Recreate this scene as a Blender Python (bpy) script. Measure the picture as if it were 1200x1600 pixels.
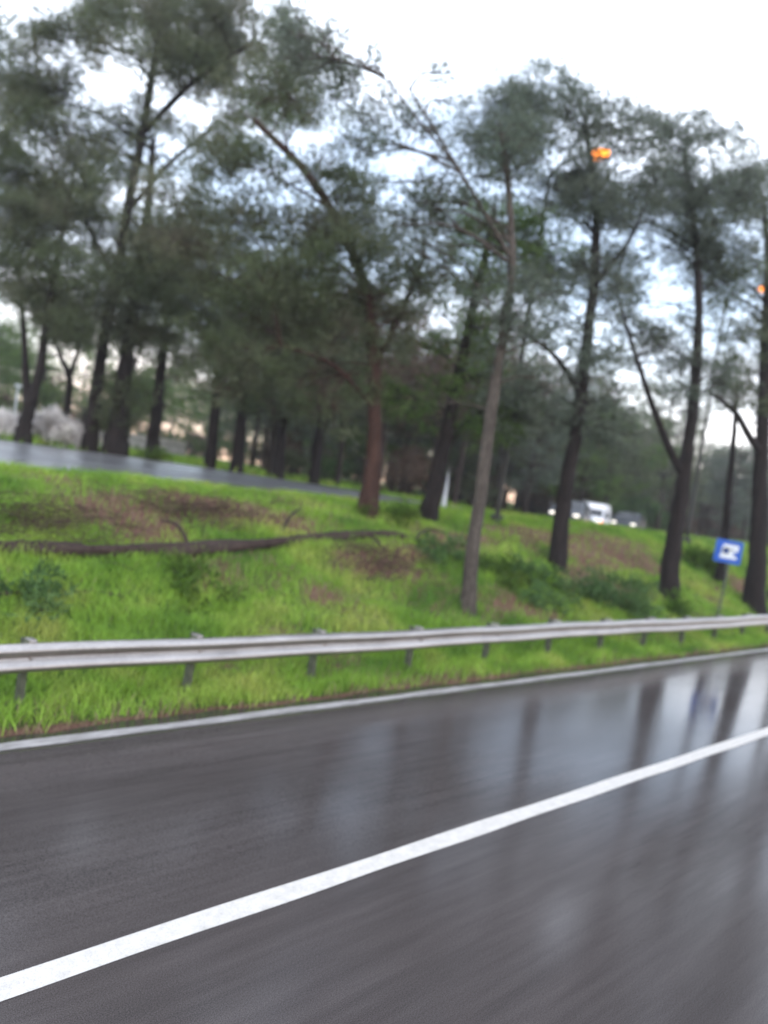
import bpy, bmesh, math, random
import numpy as np
from mathutils import Vector, Matrix, Quaternion

for o in list(bpy.data.objects):
    bpy.data.objects.remove(o)
SC = bpy.context.scene
COL = SC.collection
R = math.radians

# ------------------------------------------------------------------ camera
# x runs along the road (driving direction), y away from the car, z up
CAM_Z = 3.0
YAW, PITCH, ROLL, FPX = R(45.54), R(2.166), R(8.5), 1200.0
fwd = Vector((math.cos(YAW) * math.cos(PITCH), math.sin(YAW) * math.cos(PITCH), -math.sin(PITCH)))
r0 = Vector((math.sin(YAW), -math.cos(YAW), 0))
u0 = r0.cross(fwd)
RIGHT = r0 * math.cos(ROLL) + u0 * math.sin(ROLL)
UP = u0 * math.cos(ROLL) - r0 * math.sin(ROLL)
cam_d = bpy.data.cameras.new('camera')
cam = bpy.data.objects.new('camera', cam_d)
COL.objects.link(cam)
cam.matrix_world = Matrix(((RIGHT.x, UP.x, -fwd.x, 0), (RIGHT.y, UP.y, -fwd.y, 0), (RIGHT.z, UP.z, -fwd.z, CAM_Z), (0, 0, 0, 1)))
cam_d.sensor_fit = 'VERTICAL'
cam_d.sensor_height = 24.0
cam_d.lens = 24.0 * FPX / 1600.0
cam_d.clip_start = 0.05
cam_d.clip_end = 3000
SC.camera = cam
cam_d.dof.use_dof = True            # hand-held focus hunting on the near road: the far pines are soft
cam_d.dof.focus_distance = 3.6
cam_d.dof.aperture_fstop = 0.6
CAMP = Vector((0, 0, CAM_Z))

# ------------------------------------------------------------------ sky, sun, exposure
SUN_EL, SUN_AZ = R(24), R(-125)        # low, behind the car, veiled by cloud
world = bpy.data.worlds.new('World')
SC.world = world
world.use_nodes = True
wn, wl = world.node_tree.nodes, world.node_tree.links
wn.clear()
w_out = wn.new('ShaderNodeOutputWorld')
w_bg = wn.new('ShaderNodeBackground')
w_bg.inputs['Strength'].default_value = 0.13
sky = wn.new('ShaderNodeTexSky')
sky.sky_type = 'NISHITA'
sky.sun_disc = False
sky.sun_elevation = SUN_EL
sky.sun_rotation = R(90) - SUN_AZ
sky.air_density = 1.0
sky.dust_density = 0.6
w_tc = wn.new('ShaderNodeTexCoord')
w_sep = wn.new('ShaderNodeSeparateXYZ')
wl.new(w_tc.outputs['Generated'], w_sep.inputs[0])
w_no = wn.new('ShaderNodeTexNoise')
w_no.inputs['Scale'].default_value = 2.6
w_no.inputs['Detail'].default_value = 5
w_map = wn.new('ShaderNodeMapping')
w_map.inputs['Scale'].default_value = (1, 1, 2.2)
wl.new(w_tc.outputs['Generated'], w_map.inputs['Vector'])
wl.new(w_map.outputs[0], w_no.inputs['Vector'])
w_cr = wn.new('ShaderNodeValToRGB')           # cloud cover
w_cr.color_ramp.elements[0].position = 0.40
w_cr.color_ramp.elements[0].color = (0.24, 0.24, 0.24, 1)
w_cr.color_ramp.elements[1].position = 0.60
w_cr.color_ramp.elements[1].color = (0.97, 0.97, 0.97, 1)
wl.new(w_no.outputs['Fac'], w_cr.inputs[0])
w_cc = wn.new('ShaderNodeValToRGB')           # cloud colour: warm low band, cold grey-white above
w_cc.color_ramp.elements[0].position = 0.0
w_cc.color_ramp.elements[0].color = (0.95, 0.60, 0.40, 1)
w_cc.color_ramp.elements[1].position = 0.26
w_cc.color_ramp.elements[1].color = (0.84, 0.92, 1.06, 1)
e = w_cc.color_ramp.elements.new(0.10)
e.color = (0.86, 0.80, 0.77, 1)
wl.new(w_sep.outputs['Z'], w_cc.inputs[0])
w_sc = wn.new('ShaderNodeVectorMath')
w_sc.operation = 'SCALE'
w_sc.inputs['Scale'].default_value = 16.0
wl.new(w_cc.outputs[0], w_sc.inputs[0])
w_mx = wn.new('ShaderNodeMixRGB')
wl.new(w_cr.outputs[0], w_mx.inputs[0])
wl.new(sky.outputs[0], w_mx.inputs[1])
wl.new(w_sc.outputs[0], w_mx.inputs[2])
wl.new(w_mx.outputs[0], w_bg.inputs['Color'])
wl.new(w_bg.outputs[0], w_out.inputs[0])
sun_d = bpy.data.lights.new('sun', 'SUN')
sun_d.energy = 0.8
sun_d.angle = R(40)
sun_d.color = (1, 0.92, 0.84)
sun = bpy.data.objects.new('sun', sun_d)
COL.objects.link(sun)
sdir = Vector((math.cos(SUN_EL) * math.cos(SUN_AZ), math.cos(SUN_EL) * math.sin(SUN_AZ), math.sin(SUN_EL)))
sun.rotation_euler = sdir.to_track_quat('Z', 'Y').to_euler()
SC.view_settings.view_transform = 'Standard'
SC.view_settings.look = 'None'
SC.view_settings.gamma = 1
SC.view_settings.exposure = 0.92
SC.cycles.max_bounces = 6
SC.cycles.transparent_max_bounces = 8

# ------------------------------------------------------------------ helpers
def tag(o, label=None, cat=None, group=None, kind=None):
    if label: o['label'] = label
    if cat: o['category'] = cat
    if group: o['group'] = group
    if kind: o['kind'] = kind
    return o

def empty(name, loc):
    o = bpy.data.objects.new(name, None)
    o.empty_display_size = 0.3
    o.location = loc
    COL.objects.link(o)
    return o

def link(name, me, mat, parent=None, loc=None):
    o = bpy.data.objects.new(name, me)
    if mat is not None:
        for m in (mat if isinstance(mat, (list, tuple)) else [mat]):
            me.materials.append(m)
    COL.objects.link(o)
    if parent is not None: o.parent = parent
    if loc is not None: o.location = loc
    return o

def mesh_np(name, verts, faces, n, smooth=False, tint=None):
    """verts (V,3); faces (F,n) all with n corners"""
    me = bpy.data.meshes.new(name)
    verts = np.asarray(verts, np.float32); faces = np.asarray(faces, np.int32)
    me.vertices.add(len(verts)); me.vertices.foreach_set('co', verts.ravel())
    me.loops.add(faces.size); me.loops.foreach_set('vertex_index', faces.ravel())
    me.polygons.add(len(faces))
    me.polygons.foreach_set('loop_start', np.arange(0, faces.size, n, dtype=np.int32))
    me.polygons.foreach_set('loop_total', np.full(len(faces), n, np.int32))
    if smooth: me.polygons.foreach_set('use_smooth', np.ones(len(faces), bool))
    if tint is not None:
        a = me.attributes.new('tint', 'FLOAT', 'POINT')
        a.data.foreach_set('value', np.asarray(tint, np.float32))
    me.update(calc_edges=True)
    return me

def from_bm(name, bm, mat, parent=None, loc=None, smooth=False):
    me = bpy.data.meshes.new(name)
    bmesh.ops.recalc_face_normals(bm, faces=bm.faces)
    bm.to_mesh(me); bm.free()
    if smooth:
        for p in me.polygons: p.use_smooth = True
    return link(name, me, mat, parent, loc)

def box(bm, c, s, rot=None, bevel=0.0):
    r = bmesh.ops.create_cube(bm, size=1.0)
    M = Matrix.Translation(c) @ (rot.to_4x4() if rot is not None else Matrix.Identity(4)) @ Matrix.Diagonal((s[0], s[1], s[2], 1))
    bmesh.ops.transform(bm, matrix=M, verts=r['verts'])
    if bevel:
        es = {e for v in r['verts'] for e in v.link_edges}
        bmesh.ops.bevel(bm, geom=list(es), offset=bevel, segments=2, affect='EDGES', profile=0.5)

def tube_arrays(path, radii, sides=9, cap=True, rough=0.0, seed=0):
    """tapered tube along path; returns verts, quads"""
    rs = np.random.RandomState(seed)
    P = np.array([[p[0], p[1], p[2]] for p in path], float)
    n = len(P)
    T = np.gradient(P, axis=0)
    T /= np.linalg.norm(T, axis=1)[:, None] + 1e-9
    ref = np.array([1.0, 0.15, 0.1])
    if abs(np.dot(T[0], ref)) > 0.85: ref = np.array([0.0, 1.0, 0.2])
    V, F = [], []
    ph = rs.rand() * 6
    A = ref - np.dot(ref, T[0]) * T[0]
    for i in range(n):
        A = A - np.dot(A, T[i]) * T[i]
        A /= np.linalg.norm(A) + 1e-9
        B = np.cross(T[i], A)
        for k in range(sides):
            a = 2 * math.pi * k / sides
            rr = radii[i] * (1 + rough * (0.6 * math.sin(3 * a + ph + i * 0.5) + rs.uniform(-1, 1) * 0.5))
            V.append(P[i] + rr * (math.cos(a) * A + math.sin(a) * B))
    for i in range(n - 1):
        for k in range(sides):
            k2 = (k + 1) % sides
            F.append((i * sides + k, i * sides + k2, (i + 1) * sides + k2, (i + 1) * sides + k))
    if cap:
        V.append(P[-1] + T[-1] * radii[-1] * 0.5); c = len(V) - 1
        for k in range(sides):
            F.append(((n - 1) * sides + k, (n - 1) * sides + (k + 1) % sides, c, c))
        V.append(P[0] - T[0] * radii[0] * 0.2); c = len(V) - 1
        for k in range(sides):
            F.append(((k + 1) % sides, k, c, c))
    return np.array(V), np.array(F, int)

class Quads:
    """collects tubes into one mesh"""
    def __init__(s): s.V, s.F, s.n = [], [], 0
    def tube(s, path, radii, sides=9, rough=0.0, seed=0, cap=False):
        v, f = tube_arrays(path, radii, sides, False, rough, seed)
        s.V.append(v); s.F.append(f + s.n); s.n += len(v)
    def mesh(s, name):
        return mesh_np(name, np.concatenate(s.V), np.concatenate(s.F), 4, smooth=True)

def smooth_path(pts, n):
    """Catmull-Rom resample of a list of Vectors"""
    pts = [Vector(p) for p in pts]
    if len(pts) == 2:
        return [pts[0].lerp(pts[1], i / (n - 1)) for i in range(n)]
    q = [pts[0] * 2 - pts[1]] + pts + [pts[-1] * 2 - pts[-2]]
    out = []
    m = len(pts) - 1
    for i in range(n):
        t = i / (n - 1) * m
        k = min(int(t), m - 1); t -= k
        a, b, c, d = q[k], q[k + 1], q[k + 2], q[k + 3]
        out.append(0.5 * ((2 * b) + (c - a) * t + (2 * a - 5 * b + 4 * c - d) * t * t + (3 * b - a - 3 * c + d) * t ** 3))
    return out

# ------------------------------------------------------------------ terrain
def clip(v, a, b): return np.minimum(np.maximum(v, a), b)
def crest(x): return 2.10 + np.interp(x, [14, 26], [0.04, -0.03]) + 0.0226 * (clip(x, -4, 26) - 6)
def road2_near(x): return np.minimum(crest(x) - 0.10, np.interp(x, [20, 40], [2.33, 1.95]))
def road2_far(x): return np.interp(x, [-20, 4, 14, 24, 42], [2.5, 2.53, 2.58, 2.45, 2.05])
Y_C, Y_N, Y_F = 16.2, 17.0, 26.4
def bumps(x, y):
    return (np.sin(x * 0.9 + 1.3 * np.sin(y * 0.5)) * np.sin(y * 1.1 + 0.4 * x) * 0.5 + np.sin(x * 2.3 + y * 1.7) * 0.25 + np.sin(x * 0.37 - y * 0.61 + 2) * 0.5)
def terrain(x, y):
    x = np.asarray(x, float); y = np.asarray(y, float)
    u = clip((y - 8.6) / (Y_C - 8.6), 0, 1)
    bank = crest(x) * np.sin(math.pi / 2 * u) ** 1.2
    near = np.interp(y, [-9, 7.5, 7.9, 8.6], [-0.08, -0.08, -0.03, 0.0])
    z = near + bank
    # upper road bench
    t = clip((y - Y_C) / (Y_N - Y_C), 0, 1)
    z = z * (1 - t) + t * road2_near(x)
    v = clip((y - Y_N) / (Y_F - Y_N), 0, 1)
    z = np.where(y > Y_N, road2_near(x) + (road2_far(x) - road2_near(x)) * v, z)
    z = np.where(y > Y_F, z + 0.012 * clip(y - Y_F, 0, 60) - 0.05, z)
    z = np.where((y > Y_N - 0.1) & (y < Y_F + 0.1), z - 0.05, z)
    w = np.where(y > Y_F + 0.3, 0.05, 0.10 * clip((y - 8.6) / 2, 0, 1) * clip((Y_C + 0.3 - y) / 1.5, 0, 1))
    return z + bumps(x, y) * w
def tz(x, y): return float(terrain(x, y))

def ray(px, py):
    d = RIGHT * (px - 600) + UP * (800 - py) + fwd * FPX
    return d / FPX                      # depth 1 along the view axis
def at_depth(px, py, d): return CAMP + ray(px, py) * d
def at_y(px, py, y):
    d = ray(px, py); return CAMP + d * (y / d.y)
def ground(px, py, d0=6.0, d1=120.0):
    d = ray(px, py); s = d0
    while s < d1:
        p = CAMP + d * s
        if p.z <= tz(p.x, p.y): return p
        s += 0.05
    return CAMP + d * d1

# ------------------------------------------------------------------ materials
def new_mat(name):
    m = bpy.data.materials.new(name); m.use_nodes = True
    nt = m.node_tree
    b = nt.nodes['Principled BSDF']
    return m, nt, b
def noise(nt, scale, detail=4, rough=0.55, vec=None, coord='Object', mapscale=None):
    tc = nt.nodes.new('ShaderNodeTexCoord')
    n = nt.nodes.new('ShaderNodeTexNoise')
    n.inputs['Scale'].default_value = scale
    n.inputs['Detail'].default_value = detail
    n.inputs['Roughness'].default_value = rough
    if mapscale:
        mp = nt.nodes.new('ShaderNodeMapping'); mp.inputs['Scale'].default_value = mapscale
        nt.links.new(tc.outputs[coord], mp.inputs[0]); nt.links.new(mp.outputs[0], n.inputs['Vector'])
    else:
        nt.links.new(tc.outputs[coord], n.inputs['Vector'])
    return n
def ramp(nt, src, stops):
    r = nt.nodes.new('ShaderNodeValToRGB')
    els = r.color_ramp.elements
    while len(els) < len(stops): els.new(0.5)
    for el, (p, c) in zip(els, stops):
        el.position = p; el.color = (c[0], c[1], c[2], 1) if isinstance(c, (tuple, list)) else (c, c, c, 1)
    nt.links.new(src, r.inputs[0])
    return r
def mix(nt, fac, a, b, mode='MIX'):
    m = nt.nodes.new('ShaderNodeMixRGB'); m.blend_type = mode
    for i, v in enumerate((fac, a, b)):
        if hasattr(v, 'is_output'): nt.links.new(v, m.inputs[i])
        else: m.inputs[i].default_value = v if i == 0 else (v[0], v[1], v[2], 1)
    return m
def bump(nt, b, src, strength, dist=0.02):
    n = nt.nodes.new('ShaderNodeBump')
    n.inputs['Strength'].default_value = strength; n.inputs['Distance'].default_value = dist
    nt.links.new(src, n.inputs['Height']); nt.links.new(n.outputs[0], b.inputs['Normal'])
    return n
def plain(name, col, rough=0.6, metal=0.0, var=0.15, scale=6, emit=None, estr=0):
    m, nt, b = new_mat(name)
    n = noise(nt, scale, 4)
    lo = tuple(c * (1 - var) for c in col); hi = tuple(min(1, c * (1 + var)) for c in col)
    r = ramp(nt, n.outputs['Fac'], [(0.3, lo), (0.7, hi)])
    nt.links.new(r.outputs[0], b.inputs['Base Color'])
    b.inputs['Roughness'].default_value = rough; b.inputs['Metallic'].default_value = metal
    if emit:
        b.inputs['Emission Color'].default_value = (*emit, 1); b.inputs['Emission Strength'].default_value = estr
    return m

def asphalt_mat(name, lo, hi, r_lo, r_hi):
    m, nt, b = new_mat(name)
    big = noise(nt, 0.35, 4, 0.6, mapscale=(0.25, 1, 1))
    fine = noise(nt, 140, 3, 0.7)
    streak = noise(nt, 5.5, 4, 0.65, mapscale=(0.12, 1.6, 1))
    c1 = ramp(nt, big.outputs['Fac'], [(0.3, lo), (0.7, hi)])
    c2 = ramp(nt, fine.outputs['Fac'], [(0.33, 0.40), (0.7, 1.75)])
    c3 = ramp(nt, streak.outputs['Fac'], [(0.3, 0.82), (0.7, 1.15)])
    mm = mix(nt, 1.0, c1.outputs[0], c2.outputs[0], 'MULTIPLY')
    m3 = mix(nt, 1.0, mm.outputs[0], c3.outputs[0], 'MULTIPLY')
    nt.links.new(m3.outputs[0], b.inputs['Base Color'])
    wet = noise(nt, 0.6, 3, 0.5, mapscale=(0.3, 1.0, 1))
    rr = ramp(nt, wet.outputs['Fac'], [(0.05, r_lo), (0.95, r_hi)])
    nt.links.new(rr.outputs[0], b.inputs['Roughness'])
    b.inputs['IOR'].default_value = 1.29
    hm = mix(nt, 0.35, fine.outputs['Fac'], streak.outputs['Fac'])
    bump(nt, b, hm.outputs[0], 0.05, 0.006)
    return m
M_ROAD = asphalt_mat('wet_asphalt', (0.040, 0.034, 0.0325), (0.062, 0.053, 0.051), 0.02, 0.24)
M_ROAD2 = asphalt_mat('wet_grey_asphalt', (0.07, 0.07, 0.075), (0.12, 0.12, 0.125), 0.15, 0.5)

def paint_mat():
    m, nt, b = new_mat('road_paint')
    n = noise(nt, 9, 6, 0.7); f = noise(nt, 120, 3, 0.7)
    r = ramp(nt, n.outputs['Fac'], [(0.22, (0.37, 0.345, 0.315)), (0.66, (0.54, 0.505, 0.465))])
    r2 = ramp(nt, f.outputs['Fac'], [(0.28, 0.62), (0.5, 1.0)])
    nt.links.new(mix(nt, 1.0, r.outputs[0], r2.outputs[0], 'MULTIPLY').outputs[0], b.inputs['Base Color'])
    b.inputs['Roughness'].default_value = 0.45
    bump(nt, b, f.outputs['Fac'], 0.2, 0.003)
    return m
M_PAINT = paint_mat()
def paint_worn():
    m, nt, b = new_mat('worn_road_paint')
    n = noise(nt, 7, 6, 0.75, mapscale=(0.4, 1.5, 1)); f = noise(nt, 90, 3, 0.7)
    r = ramp(nt, n.outputs['Fac'], [(0.34, (0.12, 0.11, 0.105)), (0.58, (0.33, 0.31, 0.305))])
    r2 = ramp(nt, f.outputs['Fac'], [(0.28, 0.6), (0.5, 1.0)])
    nt.links.new(mix(nt, 1.0, r.outputs[0], r2.outputs[0], 'MULTIPLY').outputs[0], b.inputs['Base Color'])
    b.inputs['Roughness'].default_value = 0.45
    return m
M_PAINT_W = paint_worn()

def ground_mat():
    m, nt, b = new_mat('bank_soil_and_turf')
    g = noise(nt, 1.1, 6, 0.65); f = noise(nt, 22, 5, 0.7); p = noise(nt, 0.45, 4, 0.6)
    green = ramp(nt, g.outputs['Fac'], [(0.3, (0.028, 0.060, 0.012)), (0.55, (0.062, 0.115, 0.018)), (0.75, (0.11, 0.125, 0.030))])
    soil = ramp(nt, f.outputs['Fac'], [(0.3, (0.085, 0.043, 0.030)), (0.7, (0.165, 0.092, 0.066))])
    at = nt.nodes.new('ShaderNodeAttribute'); at.attribute_name = 'tint'
    fm = ramp(nt, at.outputs['Fac'], [(0.25, 0.0), (0.75, 1.0)])
    mm = mix(nt, fm.outputs[0], green.outputs[0], soil.outputs[0])
    f2 = ramp(nt, f.outputs['Fac'], [(0.3, 0.7), (0.7, 1.25)])
    nt.links.new(mix(nt, 1.0, mm.outputs[0], f2.outputs[0], 'MULTIPLY').outputs[0], b.inputs['Base Color'])
    b.inputs['Roughness'].default_value = 0.95
    b.inputs['Specular IOR Level'].default_value = 0.15
    bump(nt, b, f.outputs['Fac'], 0.7, 0.08)
    return m
M_GROUND = ground_mat()

def leaf_mat(name, c0, c1, c2, trans=0.35, scale=0.9, tint=True):
    """thin needles or blades: diffuse + translucent, colour varies by plant patch and by blade"""
    m = bpy.data.materials.new(name); m.use_nodes = True
    nt = m.node_tree; nt.nodes.clear()
    out = nt.nodes.new('ShaderNodeOutputMaterial')
    n = noise(nt, scale, 3, 0.6)
    base = ramp(nt, n.outputs['Fac'], [(0.32, c0), (0.52, c1), (0.70, c2)])
    colr = base.outputs[0]
    if tint:
        at = nt.nodes.new('ShaderNodeAttribute'); at.attribute_name = 'tint'
        k = ramp(nt, at.outputs['Fac'], [(0.0, 0.62), (1.0, 1.4)])
        colr = mix(nt, 1.0, colr, k.outputs[0], 'MULTIPLY').outputs[0]
    d = nt.nodes.new('ShaderNodeBsdfDiffuse'); t = nt.nodes.new('ShaderNodeBsdfTranslucent')
    ms = nt.nodes.new('ShaderNodeMixShader'); ms.inputs[0].default_value = trans
    nt.links.new(colr, d.inputs[0]); nt.links.new(colr, t.inputs[0])
    nt.links.new(d.outputs[0], ms.inputs[1]); nt.links.new(t.outputs[0], ms.inputs[2])
    nt.links.new(ms.outputs[0], out.inputs[0])
    return m
M_NEEDLE = leaf_mat('pine_needles', (0.080, 0.108, 0.050), (0.118, 0.138, 0.082), (0.150, 0.140, 0.105), 0.45, 0.45)
M_NEEDLE_B = leaf_mat('blue_green_pine_needles', (0.085, 0.112, 0.080), (0.120, 0.142, 0.112), (0.148, 0.162, 0.130), 0.45, 0.45)
M_NEEDLE_L = leaf_mat('bright_pine_needles', (0.065, 0.115, 0.035), (0.095, 0.150, 0.045), (0.125, 0.165, 0.060), 0.35, 0.5)
M_DRYTWIG = leaf_mat('dead_twigs', (0.085, 0.060, 0.047), (0.115, 0.083, 0.064), (0.15, 0.112, 0.085), 0.1, 0.6)
M_GRASS = leaf_mat('spring_grass', (0.088, 0.185, 0.034), (0.210, 0.345, 0.054), (0.340, 0.380, 0.098), 0.35, 0.55)
M_STRAW = leaf_mat('dry_straw', (0.15, 0.105, 0.075), (0.23, 0.17, 0.115), (0.30, 0.235, 0.15), 0.3, 0.9)
M_SHRUB = leaf_mat('dark_shrub_leaves', (0.055, 0.105, 0.040), (0.080, 0.140, 0.050), (0.115, 0.175, 0.062), 0.3, 0.8)
M_SHRUB_G = leaf_mat('green_shrub_leaves', (0.05, 0.095, 0.020), (0.075, 0.13, 0.026), (0.11, 0.15, 0.035), 0.3, 0.8)
M_SILVER = leaf_mat('silvery_saltbush_leaves', (0.52, 0.50, 0.50), (0.66, 0.64, 0.64), (0.72, 0.72, 0.66), 0.3, 0.8)

def bark_mat(name, lo, hi):
    m, nt, b = new_mat(name)
    n = noise(nt, 5, 6, 0.7, mapscale=(1, 1, 0.25)); f = noise(nt, 26, 4, 0.7, mapscale=(1, 1, 0.3))
    r = ramp(nt, n.outputs['Fac'], [(0.3, lo), (0.7, hi)])
    r2 = ramp(nt, f.outputs['Fac'], [(0.35, 0.5), (0.65, 1.3)])
    nt.links.new(mix(nt, 1.0, r.outputs[0], r2.outputs[0], 'MULTIPLY').outputs[0], b.inputs['Base Color'])
    b.inputs['Roughness'].default_value = 0.95
    b.inputs['Specular IOR Level'].default_value = 0.2
    bump(nt, b, mix(nt, 0.5, n.outputs['Fac'], f.outputs['Fac']).outputs[0], 1.0, 0.06)
    return m
M_BARK = bark_mat('dark_pine_bark', (0.008, 0.0065, 0.0065), (0.024, 0.018, 0.0175))
M_BARK_R = bark_mat('reddish_pine_bark', (0.028, 0.015, 0.012), (0.062, 0.032, 0.025))
M_BARK_G = bark_mat('grey_bark', (0.045, 0.037, 0.032), (0.090, 0.076, 0.066))
M_BARK_F = bark_mat('grey_brown_pine_bark', (0.020, 0.015, 0.013), (0.050, 0.037, 0.032))
M_LOG = bark_mat('fallen_trunk_bark', (0.026, 0.017, 0.015), (0.062, 0.042, 0.036))

M_POST = plain('weathered_steel_post', (0.058, 0.064, 0.042), 0.75, 0.0, 0.4, 9)
def galv_mat():
    m, nt, b = new_mat('galvanised_steel')
    n = noise(nt, 3, 6, 0.65, mapscale=(0.4, 1, 1.6)); f = noise(nt, 30, 4, 0.7)
    r = ramp(nt, n.outputs['Fac'], [(0.3, (0.27, 0.248, 0.235)), (0.7, (0.43, 0.40, 0.385))])
    r2 = ramp(nt, f.outputs['Fac'], [(0.3, 0.85), (0.7, 1.1)])
    nt.links.new(mix(nt, 1.0, r.outputs[0], r2.outputs[0], 'MULTIPLY').outputs[0], b.inputs['Base Color'])
    b.inputs['Metallic'].default_value = 0.85
    rr = ramp(nt, n.outputs['Fac'], [(0.3, 0.28), (0.7, 0.42)])
    nt.links.new(rr.outputs[0], b.inputs['Roughness'])
    bump(nt, b, n.outputs['Fac'], 0.15, 0.01)
    return m
M_GALV = galv_mat()
M_POLE = plain('dark_steel_pole', (0.028, 0.027, 0.027), 0.7, 0.1)
M_BLUE = plain('sign_blue', (0.010, 0.085, 0.42), 0.42, 0, 0.1, 4)
M_WHITE = plain('sign_white', (0.66, 0.70, 0.76), 0.45, 0, 0.08, 5)
M_BLACK = plain('black_rubber', (0.018, 0.018, 0.020), 0.75)
M_SIGNBLACK = plain('sign_black', (0.012, 0.013, 0.02), 0.5)
M_GLASS = plain('dark_car_glass', (0.012, 0.014, 0.017), 0.08)
M_CARWHITE = plain('white_car_paint', (0.78, 0.78, 0.80), 0.25, 0, 0.04)
M_CARGREY = plain('silver_car_paint', (0.42, 0.42, 0.44), 0.28, 0.4, 0.05)
M_CARDARK = plain('dark_car_paint', (0.04, 0.045, 0.055), 0.25, 0.3, 0.05)
M_TRIM = plain('dark_plastic_trim', (0.030, 0.030, 0.033), 0.6)
M_RIM = plain('wheel_rim_metal', (0.40, 0.40, 0.41), 0.35, 0.8)
M_HEAD = plain('lit_headlight', (0.9, 0.88, 0.8), 0.2, 0, 0.02, 3, (1.0, 0.90, 0.74), 0.9)
M_AMBER = plain('lit_amber_light', (0.8, 0.25, 0.05), 0.3, 0, 0.05, 3, (1.0, 0.24, 0.05), 1.6)
M_SODIUM = plain('lit_sodium_lens', (0.9, 0.5, 0.15), 0.3, 0, 0.05, 3, (1.0, 0.25, 0.02), 3.2)
M_CONC = plain('pale_concrete', (0.36, 0.35, 0.335), 0.85, 0, 0.18, 2.5)
M_FENCE = plain('dark_fence_metal', (0.05, 0.055, 0.055), 0.6)
M_OFFWHITE = plain('off_white', (0.62, 0.66, 0.74), 0.5, 0, 0.1, 4)

# ------------------------------------------------------------------ ground sheet
def dirt(x, y):
    """0 grass .. 1 bare soil: brown patches of the bank"""
    def blob(cx, cy, rx, ry, rot=0.0):
        dx, dy = x - cx, y - cy
        c, s = math.cos(rot), math.sin(rot)
        u, v = (c * dx + s * dy) / rx, (-s * dx + c * dy) / ry
        return np.exp(-(u * u + v * v))
    d = 0.95 * blob(9.2, 14.0, 2.6, 0.7, 0.05) + 0.85 * blob(6.2, 13.0, 1.6, 0.9) + 0.75 * blob(5.5, 14.9, 1.4, 0.5)
    d += 0.9 * blob(11.9, 11.6, 1.5, 0.8, -0.3) + 1.1 * blob(23.0, 13.0, 4.2, 1.25, 0.05) + 0.9 * blob(20.0, 10.8, 1.8, 0.7) + 0.8 * blob(15.5, 13.0, 1.8, 0.8) + 0.7 * blob(9.5, 10.6, 1.2, .6) + 0.8 * blob(15.0, 10.0, 1.2, 0.5)
    d += 0.7 * blob(9.5, 8.0, 1.6, 0.28) + 0.7 * blob(30.0, 11.0, 3, 0.8) + 0.7 * blob(19.5, 13.8, 2.0, 0.6)
    d += 0.35 * (np.sin(x * 0.8 + 2 * np.sin(y * 0.9)) * np.sin(y * 1.3 + x * 0.3) > 0.35) + 0.22 * (np.sin(x * 1.9 - 1.5 * y + 2 * np.sin(x * .7)) * np.sin(2.6 * y + .5 * x) > 0.2) * (y > 8.6)
    d += 1.3 * np.exp(-((y - 7.72) / 0.10) ** 2) + 0.8 * np.exp(-((y - 16.75) / 0.30) ** 2)
    d += np.where(y > 34, 0.15, 0.0) + np.where((y > Y_F) & (y < Y_F + 2.2) & (x > 11), 0.75, 0.0)
    return clip(d, 0, 1.3)

xs = np.concatenate([np.linspace(-240, -12, 20), np.linspace(-10, 60, 281), np.linspace(62, 160, 50), np.linspace(170, 380, 12)])
ys = np.concatenate([np.linspace(-200, -10, 10), np.linspace(-9, 7.4, 8), np.linspace(7.5, 17.2, 98), np.linspace(17.5, 30, 40), np.linspace(31, 90, 50), np.linspace(100, 380, 16)])
GX, GY = np.meshgrid(xs, ys, indexing='ij')
GZ = terrain(GX, GY)
V = np.stack([GX, GY, GZ], -1).reshape(-1, 3)
ny = len(ys)
I, J = np.meshgrid(np.arange(len(xs) - 1), np.arange(ny - 1), indexing='ij')
a = (I * ny + J).ravel()
F = np.stack([a, a + ny, a + ny + 1, a + 1], 1)
rs = np.random.RandomState(3)
tint = clip(dirt(V[:, 0], V[:, 1]) + rs.uniform(-0.15, 0.15, len(V)), 0, 1)
tag(link('ground', mesh_np('ground', V, F, 4, True, tint), M_GROUND), kind='structure')

# near road: a slab of wet asphalt, with a slight crown and a broken edge
xr = np.concatenate([np.linspace(-230, -6, 40), np.linspace(-5, 40, 181), np.linspace(42, 370, 60)])
def strip(xs_, ys_f, z_f, name, mat, kind='structure'):
    rows = []
    for x in xs_:
        yy = ys_f(x)
        rows.append([(x, y, z_f(x, y)) for y in yy])
    A = np.array(rows); nn = A.shape[1]
    I, J = np.meshgrid(np.arange(len(xs_) - 1), np.arange(nn - 1), indexing='ij')
    a = (I * nn + J).ravel()
    return tag(link(name, mesh_np(name, A.reshape(-1, 3), np.stack([a, a + nn, a + nn + 1, a + 1], 1), 4, True), mat), kind=kind)
def road_edge(x): return 7.66 + 0.035 * math.sin(x * 1.7) + 0.025 * math.sin(x * 4.9 + 1) + 0.02 * math.sin(x * 11)
def zr(x, y): return -0.012 * max(0.0, y - 4) * 0.3
strip(xr, lambda x: [-8, -4, 0, 2, 4, 6, 7.2, road_edge(x), road_edge(x) + 0.02], lambda x, y: zr(x, y) - (0.10 if y > road_edge(x) + 0.01 else 0), 'road', M_ROAD)
xl = np.concatenate([np.linspace(-60, -4, 15), np.linspace(-3, 60, 253), np.linspace(62, 200, 30)])
strip(xl, lambda x: [3.94 + 0.006 * math.sin(x * 3.1), 4.13 + 0.006 * math.sin(x * 2.3 + 1)], lambda x, y: zr(x, y) + 0.005, 'lane_line', M_PAINT)
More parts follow.
